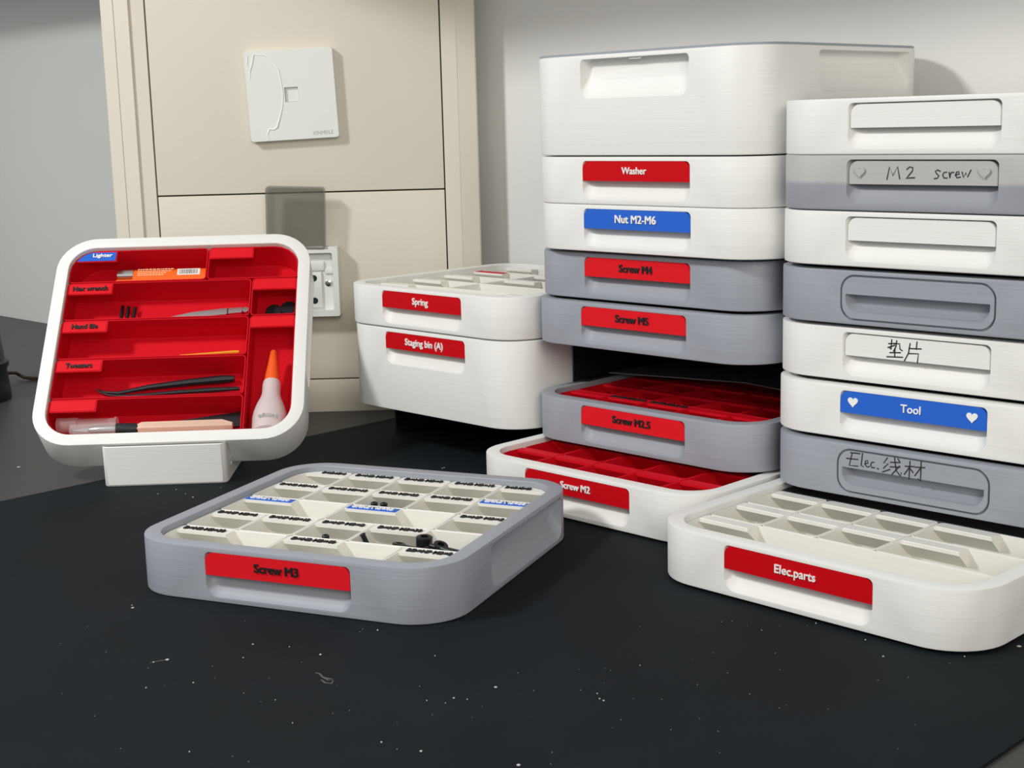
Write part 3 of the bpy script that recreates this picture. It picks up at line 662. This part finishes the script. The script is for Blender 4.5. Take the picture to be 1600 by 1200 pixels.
# ------------------------------------------------------------------ cream panel column with plate and socket
PYW = 1416.0
pr_ = empty('cream_panel', place(0, PYW, ZD, 0), 'cream panelled column with framed edges standing against the wall', 'panel')
H2 = 760
def pbox(name, x0, x1, y0, y1, z0, z1, m='cream', bev=.8, parent=pr_):
    bm = bmesh.new(); box(bm, x0, x1, y0, y1, z0, z1, bev); return new_obj(name, finish(bm, 25), m, parent)
pbox('upper_board', -343, -61.5, 0, 22, 221, H2); pbox('middle_board', -343, -61.5, 0, 22, 34.4, 219.6); pbox('lower_board', -343, -61.5, 0, 22, 0, 33)
for nm, poly in (('left_frame', [(-387.5, 6), (-386.5, 1.5), (-374, -1.2), (-373.4, -.3), (-359, -3.2), (-358, -.4), (-344.5, 0), (-344.5, 36), (-387.5, 36)]),
                 ('right_frame', [(-60.2, 0), (-59.7, -.3), (-45.5, -1.6), (-45, -1.2), (-28, 1.6), (-27, 3), (-27, 30), (-60.2, 36)])):
    bm = bmesh.new(); prism(bm, poly, 0, H2); new_obj(nm, finish(bm, 20), 'cream', pr_)
pbox('backing', -344.5, -60.2, 22, 34, 0, H2, 'gap', 0)
# network plate
mw = place(-205.6, PYW, 312.6, 0) @ Matrix.Rotation(-.036, 4, 'Y')
pl = empty('wall_plate', mw, 'white square network plate on the cream panel, glossy film peeling at left', 'wall plate')
bm = bmesh.new()
def ringp(h, ins): return [(x, -h, z) for x, z in rrect(-43 + ins, 43 - ins, -43 + ins, 43 - ins, 3 - min(ins, 2), 5)]
loft(bm, [ringp(0, 0), ringp(8, 0), ringp(8.6, .15), ringp(9, .55)])
me = finish(bm, 30)
bm = bmesh.new(); box(bm, -6.3, 6.8, -20, -4, -6.6, 7.2); cut = finish(bm, 0)
new_obj('plate', boolean(me, [cut]), 'switch', pl)
bm = bmesh.new(); box(bm, -6.0, 6.5, -6.0, -4.2, -6.4, 7); box(bm, -3.5, 6.5, -7.5, -6, -6.4, 4.5, .3); new_obj('shutter', finish(bm, 0), 'switch', pl)
me = text_mesh('XINMEILE', width=20, height=3.6, depth=.12, bold=0); xform(me, FRONT); new_obj('lettering', me, 'logo', pl, (27.5, -9, -37.5))
# film wrinkle on the plate: a slightly raised curved ridge
bm = bmesh.new(); rd = [(-33, 40), (-22, 38.5), (-15.5, 33), (-10.5, 24), (-8.8, 12), (-8, 2), (-9.5, -10), (-13, -21), (-16.5, -30), (-20, -32), (-24, -31), (-26.5, -36), (-25, -42)]
tube(bm, [(x, -8.9, z) for x, z in rd], [.5, .8, 1, 1, .8, .8, .8, 1, 1.2, .9, .9, .8, .5], 8)
tube(bm, [(x, -8.9, z) for x, z in [(-33, 40), (-35, 32), (-38, 24), (-38.5, 16)]], [.9, 1, .9, .4], 8)
tube(bm, [(x, -8.9, z) for x, z in [(-39, 39), (-40, 30), (-37, 22)]], [.8, .8, .5], 8)
p = new_obj('film_edge', finish(bm, 60), mat('glossy_film', (.86, .86, .86, 1), .12), pl); p['label'] = 'glossy wrinkled edge of protective film'
# waterproof socket with its smoked lid open
SX, SZ = -206.5, 131.5
so = empty('socket_box', place(SX, PYW, SZ, 0), 'white wall socket with its smoked lid open, behind the tilted tray', 'socket')
bm = bmesh.new(); o = rrect(-39.5, 39.5, -34.5, 34.5, 2, 4); i = rrect(-33, 33.5, -28, 28.5, 2, 4)
loft(bm, [[(x, 0, z) for x, z in o], [(x, -16, z) for x, z in o], [(x * .985, -17.5, z * .985) for x, z in o], [(x, -17.5, z) for x, z in i], [(x, -10, z) for x, z in i]])
new_obj('frame', finish(bm, 30), 'switch', so)
bm = bmesh.new(); box(bm, -30, 24.5, -12.4, -9.5, 10.8, 20, .8); box(bm, 25, 33, -11.8, -9.5, 7.5, 12.6, .6); new_obj('inner_step', finish(bm, 25), 'switch', so)
bm = bmesh.new(); box(bm, -20, 21.5, -12.4, -9.8, -25.7, 9.4, .4); p = new_obj('socket_face', finish(bm, 25), 'switch', so)
for xx, zz in ((-12.5, 3.4), (14, 3.4), (-12.5, -18.8), (14, -18.8)):
    bm = bmesh.new(); lathe(bm, [(3.2, -12.6), (3.2, -11.4)], 'y', 16, (xx, 0, zz)); new_obj('pin_hole', finish(bm, 30), 'black', p)
bm = bmesh.new(); lathe(bm, [(2.2, -11.9), (3.3, -11.4), (3.4, -9.5)], 'y', 18, (28, 0, -1.6)); box(bm, 25.9, 30.1, -12.1, -11.8, -2.1, -1.1); p = new_obj('screw', finish(bm, 30), 'metal', so)
bm = bmesh.new(); rod(bm, (-22, -15.5, 33), (30, -15.5, 33), 2.2); new_obj('hinge', finish(bm, 40), mat('hinge_grey', (.32, .32, .3, 1), .4), so)
bm = bmesh.new(); o = rrect(-29.5, 27.8, 0, 60.5, 3, 5); i = rrect(-27.9, 26.2, 2, 58.6, 2, 5)
loft(bm, [[(x, 0, z) for x, z in o], [(x, -7.5, z) for x, z in o], [(x, -7.5, z) for x, z in i], [(x, -1.4, z) for x, z in i]])
l = new_obj('lid', finish(bm, 30), 'smoke', so, (-.5, -10.5, 33.5)); l.rotation_euler = (.06, .045, 0); l['label'] = 'smoked translucent lid, open'
